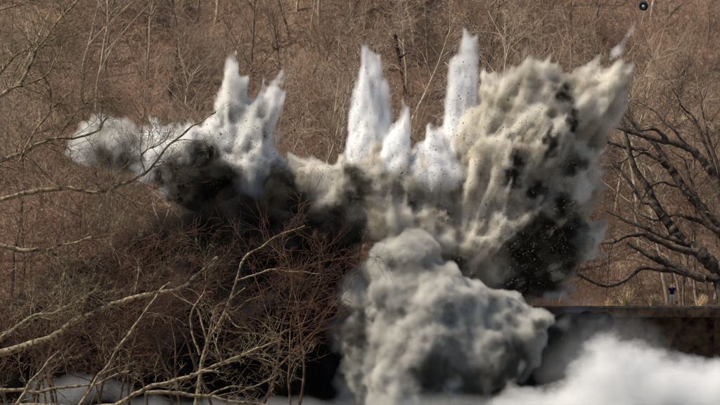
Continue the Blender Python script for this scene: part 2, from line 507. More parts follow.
def cloud(name, label, cat, spec, Y, mat, vmat, h=0.1, grow=-0.45, veil=0.25, k=0.8, bill=(), streak=None, seed=0, group=None, low=0.25, hv=None, band=0.7, voxel=0.13, edge=None):
    me, base = cloud_mesh('core', spec, Y, h, grow, mat, max(k, 0.8), bill, None if streak is None else (streak[0], streak[1] * 0.3, streak[2]), seed, low)
    root = empty(name, base)
    tag(root, label, cat, group)
    link('core', me, root)
    if vmat is not None:
        me2, b2 = cloud_mesh('veil', spec, Y, hv or h * 1.3, veil, None, k, bill, streak, seed, low, edge)
        o = add_fog('veil', me2, vmat, root, b2 - base, voxel, band)
        o['kind'] = 'stuff'
    return root

DUST0, DUST1 = (0.63, 0.585, 0.495), (0.955, 0.93, 0.872)
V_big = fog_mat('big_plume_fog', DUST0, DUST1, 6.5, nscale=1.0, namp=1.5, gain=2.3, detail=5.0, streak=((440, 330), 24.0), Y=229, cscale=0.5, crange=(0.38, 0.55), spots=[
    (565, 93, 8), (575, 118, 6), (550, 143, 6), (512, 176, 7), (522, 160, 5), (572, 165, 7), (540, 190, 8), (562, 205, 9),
    (545, 225, 13), (528, 250, 16), (562, 242, 16), (545, 275, 19), (522, 285, 15), (580, 225, 9), (572, 265, 12)], soft=(1.5, 0.5), soot_shade=(0.075, 0.068, 0.052))  # soot plus painted shade, most of it on the lower right side
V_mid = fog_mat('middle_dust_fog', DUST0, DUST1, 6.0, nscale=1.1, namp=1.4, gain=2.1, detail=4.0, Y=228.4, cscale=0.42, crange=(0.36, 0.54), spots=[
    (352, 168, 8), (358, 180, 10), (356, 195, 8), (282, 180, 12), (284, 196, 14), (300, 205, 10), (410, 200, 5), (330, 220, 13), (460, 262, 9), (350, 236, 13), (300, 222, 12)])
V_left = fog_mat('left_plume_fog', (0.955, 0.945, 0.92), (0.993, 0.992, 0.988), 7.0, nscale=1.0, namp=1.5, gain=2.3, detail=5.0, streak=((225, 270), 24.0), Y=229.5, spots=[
    (205, 160, 13), (188, 182, 16), (220, 186, 12), (276, 178, 9), (282, 194, 10), (158, 180, 8), (205, 206, 16), (250, 212, 12), (285, 210, 14), (178, 198, 12)], soot_shade=(0.05, 0.047, 0.04))
V_white = fog_mat('spray_fog', (0.98, 0.985, 0.99), (0.995, 0.995, 0.995), 4.5, nscale=2.4, namp=1.35, gain=2.1, detail=3.0, stretch=(1, 1, 0.3))
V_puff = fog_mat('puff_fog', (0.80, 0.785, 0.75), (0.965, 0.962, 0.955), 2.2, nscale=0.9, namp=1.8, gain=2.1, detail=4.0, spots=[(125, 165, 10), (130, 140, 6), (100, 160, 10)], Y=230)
V_grey = fog_mat('smoke_fog', (0.64, 0.63, 0.595), (0.85, 0.84, 0.805), 6.0, nscale=1.05, namp=1.35, gain=2.1, detail=5.0, Y=225.5, spots=[(540, 326, 7), (512, 362, 15), (503, 378, 16), (434, 375, 13), (470, 385, 14), (350, 330, 12), (440, 400, 9), (338, 360, 12)], soot_shade=(0.2, 0.195, 0.175))  # spots paint the shaded lower and right side into the smoke colour
V_soot = fog_mat('soot_fog', (0.015, 0.015, 0.015), (0.16, 0.145, 0.115), 1.8, namp=1.6, gain=2.1, detail=4.0, cscale=0.7, crange=(0.42, 0.62))
V_bank = fog_mat('black_bank_fog', (0.010, 0.010, 0.011), (0.05, 0.044, 0.037), 1.6, nscale=0.6, namp=1.6, gain=2.1, detail=3.0)
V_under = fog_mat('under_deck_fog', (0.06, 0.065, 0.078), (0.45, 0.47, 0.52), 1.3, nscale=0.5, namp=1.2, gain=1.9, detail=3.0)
V_mist = fog_mat('mist_fog', (0.975, 0.98, 0.99), (0.998, 0.999, 1.0), 2.6, nscale=0.6, namp=0.75, gain=1.05, detail=6.0, stretch=(1, 1, 1.3))
V_haze = fog_mat('haze_fog', (0.93, 0.95, 0.98), (0.96, 0.975, 0.99), 0.10, nscale=0.6, namp=0.6, gain=0.95, detail=6.0)
V_low = fog_mat('low_mist_fog', (0.96, 0.97, 0.98), (0.97, 0.98, 0.99), 0.2, nscale=0.35, namp=0.5, gain=1.5, detail=2.0)
V_wisp = fog_mat('wisp_fog', (0.97, 0.97, 0.97), (0.98, 0.98, 0.98), 1.8, nscale=1.6, namp=1.15, gain=1.7)

BILL = [(2.6, 0.55), (1.2, 0.16)]
rk = random.Random(4)
RIM = [(472, 122), (484, 100), (492, 86), (505, 82), (515, 80), (527, 78), (540, 70), (552, 66), (562, 78), (572, 84), (584, 80), (596, 74), (606, 80), (614, 88), (612, 104), (608, 122), (602, 145), (598, 165), (597, 190), (599, 215), (597, 240)]
SPIKES = []
for x_, y_ in RIM:
    for _ in range(2):
        x2, y2 = x_ + rk.uniform(-7, 7), y_ + rk.uniform(-5, 6)
        dx_, dy_ = x2 - 440, y2 - 330; L_ = math.hypot(dx_, dy_); dx_ /= L_; dy_ /= L_
        k0, k1 = 26, rk.uniform(-2, 9)
        SPIKES.append(P(x2 - dx_ * k0, y2 - dy_ * k0, 6.5, x2 + dx_ * k1, y2 + dy_ * k1, 1.0, rk.uniform(-1.5, 1.0)))
cloud('dust_plume', 'huge beige dust plume bursting up and right with jagged tips above the bridge', 'dust plume', [
    P(470, 190, 32), P(500, 165, 42, -.5), P(540, 145, 38), P(572, 125, 22), P(560, 190, 33, .5), P(530, 220, 42), P(575, 228, 20, .8),
    P(485, 235, 36), P(545, 268, 26, .5), P(452, 195, 26), P(588, 150, 12), P(582, 185, 16), P(440, 205, 24), P(585, 245, 12), P(500, 262, 26), P(470, 268, 22), P(520, 285, 16),
    P(488, 150, 18, 490, 84, 3), P(495, 150, 18, 500, 72, 3), P(510, 140, 18, 518, 72, 3), P(532, 130, 24, 555, 57, 2.5), P(525, 130, 18, 536, 70, 3), P(478, 150, 15, 480, 100, 3),
    P(565, 118, 17, 602, 66, 3), P(585, 130, 16, 618, 82, 5), P(475, 160, 14, 472, 116, 2), P(595, 125, 12, 613, 100, 5), P(560, 110, 13, 578, 78, 3), P(545, 120, 14, 566, 74, 2)] + SPIKES,
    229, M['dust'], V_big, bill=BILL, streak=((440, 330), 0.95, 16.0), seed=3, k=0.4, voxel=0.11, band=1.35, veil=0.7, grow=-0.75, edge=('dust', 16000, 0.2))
cloud('dust_plume', 'creamy dust cloud rolling along the middle between the two tall white jets', 'dust plume', [
    P(310, 180, 22), P(340, 188, 26), P(375, 185, 30), P(405, 180, 26), P(430, 184, 22), P(392, 215, 32), P(432, 225, 32), P(352, 222, 20, .5),
    P(465, 248, 26, -.3), P(300, 197, 18), P(385, 160, 14), P(415, 160, 12), P(320, 214, 20), P(345, 232, 18), P(300, 220, 14)],
    228.4, M['dust'], V_mid, bill=BILL, streak=((400, 300), 0.4, 9.0), seed=8, voxel=0.11, band=1.3, veil=0.5, grow=-0.75, edge=('dust', 7000, 0.2))
cloud('dust_plume', 'pale dust plume with twin peaks and a black sooty foot above the red twigs', 'dust plume', [
    P(160, 147, 18), P(150, 165, 16), P(188, 148, 22), P(222, 140, 20), P(250, 140, 22), P(240, 165, 32), P(268, 172, 22), P(208, 178, 32), P(285, 188, 20), P(185, 180, 22), P(245, 198, 24), P(300, 188, 18), P(210, 208, 18), P(270, 208, 18),
    P(232, 122, 17, 235, 58, 2.5), P(238, 115, 10, 241, 78, 2), P(228, 120, 14, 226, 84, 1), P(252, 120, 16, 270, 78, 1), P(262, 116, 12, 282, 80, 1)],
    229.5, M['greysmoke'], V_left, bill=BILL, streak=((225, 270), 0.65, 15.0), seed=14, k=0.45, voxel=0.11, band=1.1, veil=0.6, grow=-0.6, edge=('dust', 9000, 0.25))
cloud('dust_plume', 'small grey white dust puff at the far left behind bare branches', 'dust plume', [
    P(98, 130, 10), P(113, 124, 10), P(128, 140, 13), P(108, 148, 14), P(85, 132, 6), P(126, 162, 14), P(147, 158, 15), P(90, 152, 9), P(140, 142, 12), P(74, 146, 6), P(160, 150, 12)],
    230, M['greysmoke'], V_puff, bill=BILL, streak=((110, 220), 0.35, 8.0), seed=21, band=1.3, veil=0.5, k=1.8, grow=-0.75)
JB = [(1.4, 0.25)]
cloud('spray_jet', 'tall white spray jet with a forked tip, left of the two tall jets', 'spray jet', [
    P(368, 170, 20, 364, 42, 0.5), P(372, 150, 14, 379, 48, 0.5), P(362, 165, 15, 354, 88, 1), P(383, 155, 9, 387, 86, 1)],
    231.6, M['whitewater'], V_white, bill=JB, streak=((370, 240), 0.42, 18.0), seed=31, h=0.09, veil=0.45, grow=-0.3, low=0.1, band=0.9, voxel=0.1, edge=('white', 3500, 0.13))
cloud('spray_jet', 'tallest white spray jet rising beside the big dust plume', 'spray jet', [
    P(458, 172, 17, 465, 25, 0.5), P(463, 120, 9, 476, 33, 0.5), P(451, 155, 11, 453, 62, 1)],
    232.2, M['whitewater'], V_white, bill=JB, streak=((458, 240), 0.42, 18.0), seed=36, h=0.09, veil=0.45, grow=-0.3, low=0.1, band=0.9, voxel=0.1, edge=('white', 3500, 0.13))
cloud('spray_jet', 'short slim white spray jet just right of the forked tall jet', 'spray jet', [
    P(396, 172, 17, 406, 106, 0.5), P(388, 165, 14, 395, 124, 1), P(382, 172, 14)],
    227.8, M['whitewater'], V_white, bill=JB, streak=((396, 230), 0.28, 16.0), seed=41, h=0.09, veil=0.45, grow=-0.3, low=0.15, band=0.9, voxel=0.1)
cloud('spray_jet', 'short blunt white spray jet at the foot of the tallest jet', 'spray jet', [
    P(430, 174, 19, 432, 130, 3), P(440, 168, 14, 442, 134, 2), P(415, 172, 14, 418, 150, 3), P(450, 176, 16)],
    227.8, M['whitewater'], V_white, bill=JB, streak=((430, 230), 0.28, 14.0), seed=44, h=0.09, veil=0.45, grow=-0.3, low=0.15, band=0.9, voxel=0.1)
cloud('smoke_cloud', 'rounded grey billowing smoke cloud at bottom centre in front of the bridge', 'smoke cloud', [
    P(385, 266, 22), P(410, 262, 22, -.4), P(358, 292, 20), P(395, 300, 36, -.5), P(430, 302, 34, -1.2), P(462, 316, 32, -.5), P(500, 322, 26), P(524, 332, 18),
    P(536, 324, 10), P(420, 350, 46, -1), P(470, 358, 42, -.8), P(372, 350, 36), P(358, 388, 22), P(400, 395, 38, -1.4), P(450, 396, 38, -1), P(500, 362, 22), P(514, 350, 18), P(343, 330, 13)],
    225.5, M['greysmoke'], V_grey, bill=[(2.9, 1.2), (1.4, 0.55), (0.65, 0.2)], low=0.5, seed=52, k=0.6, voxel=0.12, band=1.3, veil=0.5, grow=-0.75)
cloud('soot_cloud', 'large black smoke bank behind the red twigs left of the grey smoke', 'soot cloud', [
    P(165, 245, 24), P(205, 232, 26), P(245, 240, 34), P(290, 238, 30), P(318, 268, 24), P(200, 295, 46), P(258, 308, 50), P(308, 318, 28), P(180, 350, 46), P(240, 368, 44),
    P(298, 368, 34), P(140, 300, 34), P(325, 370, 14), P(325, 225, 17), P(235, 216, 18), P(285, 218, 17), P(110, 330, 30), P(135, 245, 18), P(95, 280, 24), P(55, 295, 22), P(20, 310, 20), P(70, 340, 28), P(30, 345, 30), P(-10, 350, 30), P(-10, 400, 34), P(45, 400, 34), P(105, 395, 36), P(160, 400, 30), P(330, 400, 20), P(342, 246, 15), P(338, 268, 14), P(200, 414, 34), P(262, 414, 34), P(318, 412, 26)],
    225.5, M['soot'], V_bank, bill=[(3.0, 0.6)], k=2.2, seed=79, h=0.14, grow=-0.7, veil=0.9, low=0.9, voxel=0.2, band=2.2)

def fog_only(name, label, spec, Y, mat, h=0.25, grow=0.0, bill=(), seed=0, k=2.0, low=0.5, band=2.5, voxel=0.3, cat='mist'):
    me, base = cloud_mesh(name, spec, Y, h, grow, None, k, bill, None, seed, low)
    return tag(add_fog(name, me, mat, None, base, voxel, band), label, cat, None, 'stuff')
SB = [(1.6, 0.4), (0.7, 0.15)]
cloud('soot_cloud', 'ragged black soot puff at the foot of the left dust plume', 'soot cloud', [
    P(204, 158, 12), P(186, 176, 15), P(214, 180, 15), P(212, 146, 6), P(176, 170, 8), P(228, 168, 7), P(200, 194, 14)], 227.2, M['soot'], V_soot, bill=SB, seed=61, k=1.4, low=0.9, grow=-0.4, veil=0.6, band=1.5)
cloud('soot_cloud', 'small upright black soot patch between left plume and middle dust', 'soot cloud', [
    P(276, 176, 9), P(281, 190, 11), P(272, 200, 9)], 226.9, M['soot'], V_soot, bill=SB, seed=63, k=1.6, low=0.6, grow=-0.35, veil=0.45, band=1.1)
fog_only('mist', 'bright white mist rolling under the bridge at lower right', [
    P(715, 412, 40), P(655, 414, 42), P(600, 416, 38), P(550, 414, 28), P(510, 414, 22), P(690, 400, 30), P(640, 398, 30), P(614, 374, 20), P(604, 356, 13), P(596, 340, 8), P(660, 384, 28), P(750, 402, 46), P(800, 405, 46)],
    219, V_mist, bill=[(3.0, 0.8)], seed=91, grow=1.6, band=4.5)
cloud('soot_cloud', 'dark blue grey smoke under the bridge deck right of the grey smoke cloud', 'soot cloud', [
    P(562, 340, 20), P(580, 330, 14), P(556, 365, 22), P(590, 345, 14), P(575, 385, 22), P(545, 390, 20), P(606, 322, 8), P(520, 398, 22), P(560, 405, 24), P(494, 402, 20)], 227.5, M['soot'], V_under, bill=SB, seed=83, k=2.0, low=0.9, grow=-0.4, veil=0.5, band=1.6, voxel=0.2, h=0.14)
fog_only('mist', 'thin blue white haze climbing to the left end of the bridge deck', [
    P(610, 345, 34), P(640, 352, 30), P(580, 365, 32), P(610, 322, 12), P(660, 362, 24), P(556, 372, 28)], 221.5, V_haze, seed=93, grow=1.4, band=4.0)
fog_only('mist', 'low white mist strip along the water at the bottom edge', [
    P(120, 414, 14, 330, 412, 16), P(330, 412, 16, 560, 412, 20)], 217, V_low, seed=95, k=1.0, grow=0.4, band=1.5)
fog_only('mist', 'pale smoke drifting behind branches at the lower left corner', [
    P(40, 398, 18), P(75, 390, 20), P(100, 385, 14), P(125, 392, 10)], 216, V_low, seed=97, k=1.0, grow=0.3, band=1.5)
fog_only('dust', 'small white dust wisp trailing above the right tip of the plume', [
    P(616, 52, 9), P(606, 66, 4, 615, 54, 7), P(620, 47, 6, 635, 24, 3)], 229, V_wisp, h=0.1, seed=98, k=0.4, low=0.2, bill=[(0.5, 0.2)], band=0.7, voxel=0.1, cat='dust')
fog_only('dust', 'low white dust spray skimming the bridge deck beside the plume', [
    P(548, 296, 10), P(562, 296, 9), P(570, 302, 5, 592, 299, 3)], 228.5, V_wisp, h=0.1, seed=99, k=0.4, low=0.2, bill=[(0.5, 0.2)], band=0.6, voxel=0.1, cat='dust')

# =================================================================== trees
def tube_arrays(polys, sides):
    """polys: list of (points (n,3), radii (n,)) -> verts, quads, one tube each"""
    V = []; Q = []; off = 0
    ang = np.arange(sides) * 2 * np.pi / sides
    ca, sa = np.cos(ang), np.sin(ang)
    for pts, rad in polys:
        pts = np.asarray(pts, float); rad = np.asarray(rad, float); n_ = len(pts)
        t = np.gradient(pts, axis=0); t /= np.linalg.norm(t, axis=1, keepdims=True) + 1e-9
        ref = np.array([0.31, 0.17, 0.93]) if abs(t[0, 2]) < 0.8 else np.array([0.97, 0.2, 0.1])
        u = np.cross(t, ref); u /= np.linalg.norm(u, axis=1, keepdims=True) + 1e-9
        w = np.cross(t, u)
        ring = pts[:, None, :] + rad[:, None, None] * (u[:, None, :] * ca[None, :, None] + w[:, None, :] * sa[None, :, None])
        V.append(ring.reshape(-1, 3))
        i = np.arange(n_ - 1)[:, None] * sides + np.arange(sides)[None, :] + off
        j = np.arange(n_ - 1)[:, None] * sides + (np.arange(sides)[None, :] + 1) % sides + off
        Q.append(np.stack([i, i + sides, j + sides, j], -1).reshape(-1, 4))
        off += n_ * sides
    return np.concatenate(V), np.concatenate(Q)

def rot_about(v, ax, a):
    ax = ax / (np.linalg.norm(ax) + 1e-9)
    return v * math.cos(a) + np.cross(ax, v) * math.sin(a) + ax * (ax @ v) * (1 - math.cos(a))

def wander(rs, p, d, L, n_, r0, r1, wob, up=0.0):
    pts = [p]; d = d / np.linalg.norm(d)
    for i in range(n_):
        d = d + rs.normal(0, wob, 3) + np.array([0, 0, up])
        d /= np.linalg.norm(d)
        pts.append(pts[-1] + d * (L / n_))
    return np.array(pts), np.linspace(r0, r1, n_ + 1)

def side_dir(rs, d, a):
    r = rs.normal(0, 1, 3); ax = np.cross(d, r)
    return rot_about(d, ax, a)

def grow_twigs(rs, polys, levels, counts, lens, angs, rmin, wob=0.16, up=0.02, start=0.25, bend=0.0):
    """spawn children along polys level by level; returns the list of levels"""
    res = []
    cur = polys
    for lv in range(levels):
        nxt = []
        for pts, rad in cur:
            L = float(np.linalg.norm(np.diff(pts, axis=0), axis=1).sum())
            c = counts[lv]; c = max(1, int(round(c * (0.6 + 0.8 * rs.random()) * (min(L / (lens[lv] * 2.2), 1.6)))))
            for _ in range(c):
                t = start + (1 - start) * rs.random() ** 0.8
                f = t * (len(pts) - 1); i = min(int(f), len(pts) - 2); fr = f - i
                p = pts[i] * (1 - fr) + pts[i + 1] * fr
                d = pts[i + 1] - pts[i]; d = d / (np.linalg.norm(d) + 1e-9)
                r = (rad[i] * (1 - fr) + rad[i + 1] * fr)
                l_ = lens[lv] * (0.5 + rs.random() * 0.9) * (1.15 - 0.5 * t)
                nd = side_dir(rs, d, R(angs[lv]) * (0.6 + 0.8 * rs.random()))
                rr = max(rmin, min(r * 0.6, l_ * 0.013))
                nxt.append(wander(rs, p, nd, l_, 4 if lv < levels - 1 else 3, rr, max(rmin * 0.6, rr * 0.4), wob, up))
        res.append(nxt); cur = nxt
    return res

def proto_tree(seed, H, r0, lean, mat_b, mat_t, n_limb=9, limb=0.38, fine=(6, 5), crook=0.07, rmin=0.012, spread=42, twig=1.0):
    rs = np.random.default_rng(seed)
    d = np.array([lean * rs.normal(), lean * rs.normal(), 1.0])
    tr = wander(rs, np.array([0, 0, -0.4]), d, H, 12, r0, r0 * 0.12, crook, 0.03)
    tr[0][0] = (0, 0, -0.4)
    limbs = grow_twigs(rs, [tr], 1, [n_limb * 1.0], [H * limb], [spread], rmin * 1.6, 0.13, 0.05, 0.28)[0]
    tw = grow_twigs(rs, limbs + [(tr[0][6:], tr[1][6:])], 2, [fine[0], fine[1]], [H * 0.16 * twig, H * 0.085 * twig], [45, 48], rmin, 0.15, 0.03, 0.12)
    tv, tq = tube_arrays([tr], 7)
    lv_, lq = tube_arrays(limbs, 5)
    wv, wq = tube_arrays(tw[0] + tw[1], 3)
    return (mesh_np('trunk', tv, tq, mat_b), mesh_np('limbs', lv_, lq, mat_b), mesh_np('twigs', wv, wq, mat_t))

def place_tree(name, proto, loc, rz, sc, label, group, cat='tree', tilt=(0, 0)):
    root = empty(name, loc)
    root.rotation_euler = (tilt[0], tilt[1], rz); root.scale = (sc, sc, sc)
    tag(root, label, cat, group)
    for nm, me in zip(('trunk', 'limbs', 'twigs'), proto):
        o = link(nm, me, root)
        if nm != 'trunk': o['kind'] = 'stuff'
    return root

# ---- hillside forest
back = [proto_tree(100 + i, 13 + (i % 3), 0.12 + 0.02 * (i % 3), 0.10, M['bark_dark'] if i == 5 else M['bark_back'], M['twig_grey'] if i % 3 == 2 else M['twig_back'], 12, 0.36, (9, 8), twig=1.2, rmin=0.013) for i in range(6)]
pale = [proto_tree(200 + i, 14 + i, 0.17, 0.12, M['bark_pale'], M['twig_grey'], 11, 0.36, (8, 6), 0.09, rmin=0.013) for i in range(3)]
spots = []
tries = 0
while len(spots) < 278 and tries < 20000:
    tries += 1
    y = 251 + 85 * random.random() ** 1.15
    hw = y / FPX * 360 * 1.10
    x = random.uniform(-hw, hw)
    if all((x - a) ** 2 + ((y - b_) * 0.7) ** 2 > 1.7 ** 2 for a, b_ in spots):
        spots.append((x, y))
def tree_label(pl, pr, x, y, z):
    px = 360 + FPX * x / y
    look = 'pale barked bare tree' if pl else ('dark trunked bare tree' if pr is back[5] else 'grey tan bare tree' if pr is back[2] else 'slim brown bare tree')
    where = 'low behind' if y < 262 else 'midslope behind' if y < 283 else 'upslope behind'
    marks = [(40, 'the left edge limbs'), (100, 'the long left limbs'), (150, 'the small left dust puff'), (215, 'the left shoulder of the left plume'), (262, 'the twin peaks'), (335, 'the gap right of the twin peaks'), (390, 'the forked jet'),
             (440, 'the gap between the tall jets'), (485, 'the tallest jet'), (545, 'the left half of the big plume'), (600, 'the right half of the big plume'), (645, 'the plume tip'), (685, 'the dark leaning limbs'), (9999, 'the right edge trunks')]
    return f'{look} {where} ' + next(t for lim, t in marks if px < lim)

for i, (x, y) in enumerate(spots):
    z = hill_z(x, y)
    pl = random.random() < 0.24
    pr = random.choice(pale if pl else back)
    place_tree('bare_tree', pr, (x, y, z), random.uniform(0, 6.28), random.uniform(0.75, 1.2),
               tree_label(pl, pr, x, y, z),
               'pale bare trees on the hillside' if pl else 'brown bare trees on the hillside', tilt=(random.gauss(0, .08), random.gauss(0, .08)))

for px, Y, sc, lab in [(668, 256, 1.25, 'tall pale bare tree behind the dark limbs at the right'), (694, 258, 1.4, 'tallest pale bare tree in the upper right corner'), (712, 255, 1.2, 'pale bare tree at the right edge above the dark trunks'),
        (470, 262, 1.5, 'pale bare tree whose crown shows over the tallest jet'), (165, 262, 1.25, 'pale forked bare tree above the left dust plume'), (190, 258, 1.05, 'slim pale bare tree beside the left dust plume peak'),
        (310, 262, 1.1, 'pale bare tree between the left plume and the forked jet'), (640, 262, 1.2, 'pale bare tree below the flung tyre')]:
    x = float(at(px, 200, Y)[0])
    place_tree('bare_tree', random.choice(pale), (x, Y, hill_z(x, Y)), random.uniform(0, 6.28), sc, lab, 'pale bare trees on the hillside', tilt=(random.gauss(0, .06), random.gauss(0, .1)))

same = {}
for o in list(COL.objects):
    if o.name.startswith('bare_tree') and 'label' in o: same.setdefault(o['label'], []).append(o)
for lab, os_ in same.items():
    if len(os_) > 1:
        os_.sort(key=lambda q: q.location.x / q.location.y)
        ordn = ['leftmost', 'second-left', 'third-left', 'fourth-left', 'fifth-left', 'sixth-left', 'seventh-left', 'eighth-left']
        for k_, q in enumerate(os_):
            q['label'] = ('rightmost ' if k_ == len(os_) - 1 else ordn[min(k_, 7)] + ' ') + lab

# ---- undergrowth on the hillside (uncountable brush)
rs = np.random.default_rng(55)
polys = []
for i in range(66000):
    y = 247 + 80 * rs.random() ** 1.1; hw = y / FPX * 360 * 1.12
    x = rs.uniform(-hw, hw)
    polys.append((x, y))
xy = np.array(polys)
zz = ground_z(xy[:, 0], xy[:, 1]) + (np.clip((xy[:, 1] - 246) / 25, 0, 1) * 1.6 + 0.12) * fbm(np.stack([xy[:, 0] / 9, xy[:, 1] / 9, 0 * xy[:, 0] + 3.3], 1), 5, 4)
ba = np.stack([xy[:, 0], xy[:, 1], zz - 0.1], 1)
N = len(ba)
d1 = rs.normal(0, 0.55, (N, 3)); d1[:, 2] = 1
L = rs.uniform(0.8, 3.4, (N, 1))
mid = ba + d1 * L * 0.5; top = mid + (d1 + rs.normal(0, 0.45, (N, 3))) * L * 0.5
rr = rs.uniform(0.010, 0.026, (N, 1))
a3 = np.array([0, 2.094, 4.189]); ring = np.stack([np.cos(a3), np.sin(a3), 0 * a3], 1)
vv = np.stack([ba[:, None] + ring * rr[:, None], mid[:, None] + ring * rr[:, None] * 0.7, top[:, None] + ring * rr[:, None] * 0.25], 1).reshape(-1, 3)
b0 = (np.arange(N) * 9)[:, None, None]
tq = np.array([[k, (k + 1) % 3, 3 + (k + 1) % 3, 3 + k] for k in range(3)])
qq = np.concatenate([(b0 + tq[None]).reshape(-1, 4), (b0 + 3 + tq[None]).reshape(-1, 4)])
tag(link('undergrowth', mesh_np('undergrowth', vv, qq, M['twig_back'])), 'tangle of thin brown stems and saplings covering the hillside floor', 'undergrowth', None, 'stuff')

# ---- traced limbs
def smooth_poly(pts3, rad, n_sub=5, jit=0.0, rs=None):
    p = np.asarray(pts3, float); r = np.asarray(rad, float)
    out = []; ro = []
    P_ = np.vstack([2 * p[0] - p[1], p, 2 * p[-1] - p[-2]])
    for i in range(len(p) - 1):
        a, b_, c, d = P_[i], P_[i + 1], P_[i + 2], P_[i + 3]
        for s in range(n_sub):
            t = s / n_sub
            out.append(0.5 * ((2 * b_) + (-a + c) * t + (2 * a - 5 * b_ + 4 * c - d) * t * t + (-a + 3 * b_ - 3 * c + d) * t ** 3))
            ro.append(r[i] + (r[i + 1] - r[i]) * t)
    out.append(p[-1]); ro.append(r[-1])
    out = np.array(out); ro = np.array(ro)
    if jit:
        w = np.ones(len(out)); w[0] = 0
        out = out + rs.normal(0, 1, out.shape) * (ro * jit * w)[:, None]
        ro = ro * (1 + rs.normal(0, 0.08, len(ro)))
    return out, ro

def traced(px_pts, w0, w1, Y, dY=0.0, rs=None, depth=0.0):
    n_ = len(px_pts)
    ys = Y + np.linspace(0, dY, n_) + (rs.normal(0, depth, n_) if depth else 0)
    pts = np.array([at(x, y, yy) for (x, y), yy in zip(px_pts, ys)])
    rad = np.linspace(w0, w1, n_) * 0.56 * Y / FPX
    p_, r_ = smooth_poly(pts, rad, 5, 0.10, rs)
    k_ = fbm(np.stack([p_[:, 0] / 1.1, p_[:, 1] / 1.1 + 7, p_[:, 2] / 1.1], 1), 9, 2); w_ = np.minimum(np.arange(len(p_)) / 4.0, 1)
    p_[:, 2] += 0.14 * k_ * w_; p_[:, 0] += 0.10 * vnoise(p_ / 0.8 + 31, 4) * w_
    return p_, r_

def traced_tree(name, label, trunk, limbs, mat, tmat, seed, twigs=(4, 4), tl=(2.2, 1.0), rmin=0.010, cat='tree', group=None, tb=None):
    """trunk: (world points, radii); limbs: traced polylines"""
    rs = np.random.default_rng(seed)
    tp, tr_ = smooth_poly(trunk[0], trunk[1], 6, 0.10, rs)
    base = np.array(trunk[0][0], float)
    root = empty(name, base); tag(root, label, cat, group)
    v, q = tube_arrays([(tp, tr_)], 12)
    link('trunk', mesh_np('trunk', v - base, q, tb or mat), root)
    polys = []
    for lm in limbs:
        p, r = traced(lm[0], lm[1], lm[2], lm[3], lm[4] if len(lm) > 4 else 0.0, rs)
        if len(lm) > 5 and lm[5] == 'root':
            # carry the limb back to the trunk it grows from
            j = int(np.argmin(np.linalg.norm(tp - p[0] - np.array([0, 0, -1.0]), axis=1)))
            t = np.linspace(0, 1, 6)[:-1, None]
            mid = (tp[j] + p[0]) / 2 + np.array([0, 0, 0.25])
            pre = (1 - t) ** 2 * tp[j] + 2 * t * (1 - t) * mid + t * t * p[0]
            p = np.vstack([pre, p]); r = np.concatenate([np.linspace(r[0] * 1.25, r[0], 5), r])
        polys.append((p, r))
        v, q = tube_arrays([(p, r)], 8)
        link('limb', mesh_np('limb', v - base, q, mat), root)
    tw = grow_twigs(rs, polys, len(twigs), twigs, tl, [48] * len(twigs), rmin, 0.2, 0.02, 0.15)
    allp = [t for lv in tw for t in lv]
    v, q = tube_arrays(allp, 3)
    o = link('twigs', mesh_np('twigs', v - base, q, tmat), root); o['kind'] = 'stuff'
    return root

YA = 176.0
g = lambda px, Y: float(at(px, 200, Y)[0])
tx = g(-70, YA)
traced_tree('sycamore_tree', 'pale barked bare tree whose long limbs reach in from the left edge', (
    [(tx, YA, 0.7), (tx + 0.2, YA, 6), (tx + 0.1, YA + .3, 12), (tx + .5, YA, 18), (tx + 0.9, YA, 25)], [0.48, 0.40, 0.33, 0.24, 0.12]), [
    ([(0, 353), (50, 337), (75, 322), (100, 311), (130, 300), (165, 293), (185, 285), (200, 273), (217, 257)], 7.5, 2.0, YA, 0, 'root'),
    ([(0, 339), (31, 319), (49, 314), (75, 303), (96, 290)], 5, 1.4, YA - 2, 2, 'root'),
    ([(-5, 244), (25, 250), (47, 250), (62, 260), (67, 276), (60, 292)], 4.6, 1.0, YA + 2, -1, 'root'),
    ([(47, 250), (72, 243), (95, 237), (122, 229)], 2.4, 1.1, YA + 1.4, -2),
    ([(-4, 163), (30, 150), (55, 140), (95, 132), (107, 118)], 4.2, 1.2, YA, 3, 'root'),
    ([(-4, 201), (40, 190), (70, 189), (95, 193), (120, 186), (145, 173), (165, 150), (193, 125), (216, 113)], 4.6, 1.2, YA - 1, 2, 'root'),
    ([(145, 173), (142, 157), (148, 150), (163, 143), (170, 128)], 1.8, 0.7, YA, 1),
    ([(95, 193), (106, 188), (116, 193), (125, 203)], 2.2, 1.0, YA - .2, -1),
    ([(-4, 98), (11, 88), (23, 80), (29, 67), (39, 47), (48, 37), (64, 13), (84, -4)], 4.2, 1.8, YA - 2, 1, 'root'),
    ([(11, 88), (44, 77), (53, 64), (58, 56)], 2.6, 1.0, YA - 1.9, -1),
    ([(-4, 78), (9, 61), (24, 49), (40, 42), (52, 36)], 3.2, 1.0, YA + 1, 1, 'root'),
    ([(20, 160), (35, 130), (50, 110), (50, 90), (44, 77)], 2.4, 1.2, YA + .3, -1),
    ([(64, 13), (62, 4), (52, -2)], 1.8, 1.0, YA - 1.6, 0),
    ([(50, 110), (62, 100), (76, 92)], 1.4, 0.7, YA, 1),
    ([(55, 140), (70, 122), (80, 110), (92, 98)], 1.8, 0.7, YA, 2),
    ([(0, 10), (20, 4), (45, -4)], 1.6, 1.0, YA, 2, 'root')],
    M['bark_olive'], M['bark_olive'], 301, (15, 10, 5), (2.8, 1.4, 0.7))
YB = 168.0
tx2 = g(-40, YB)
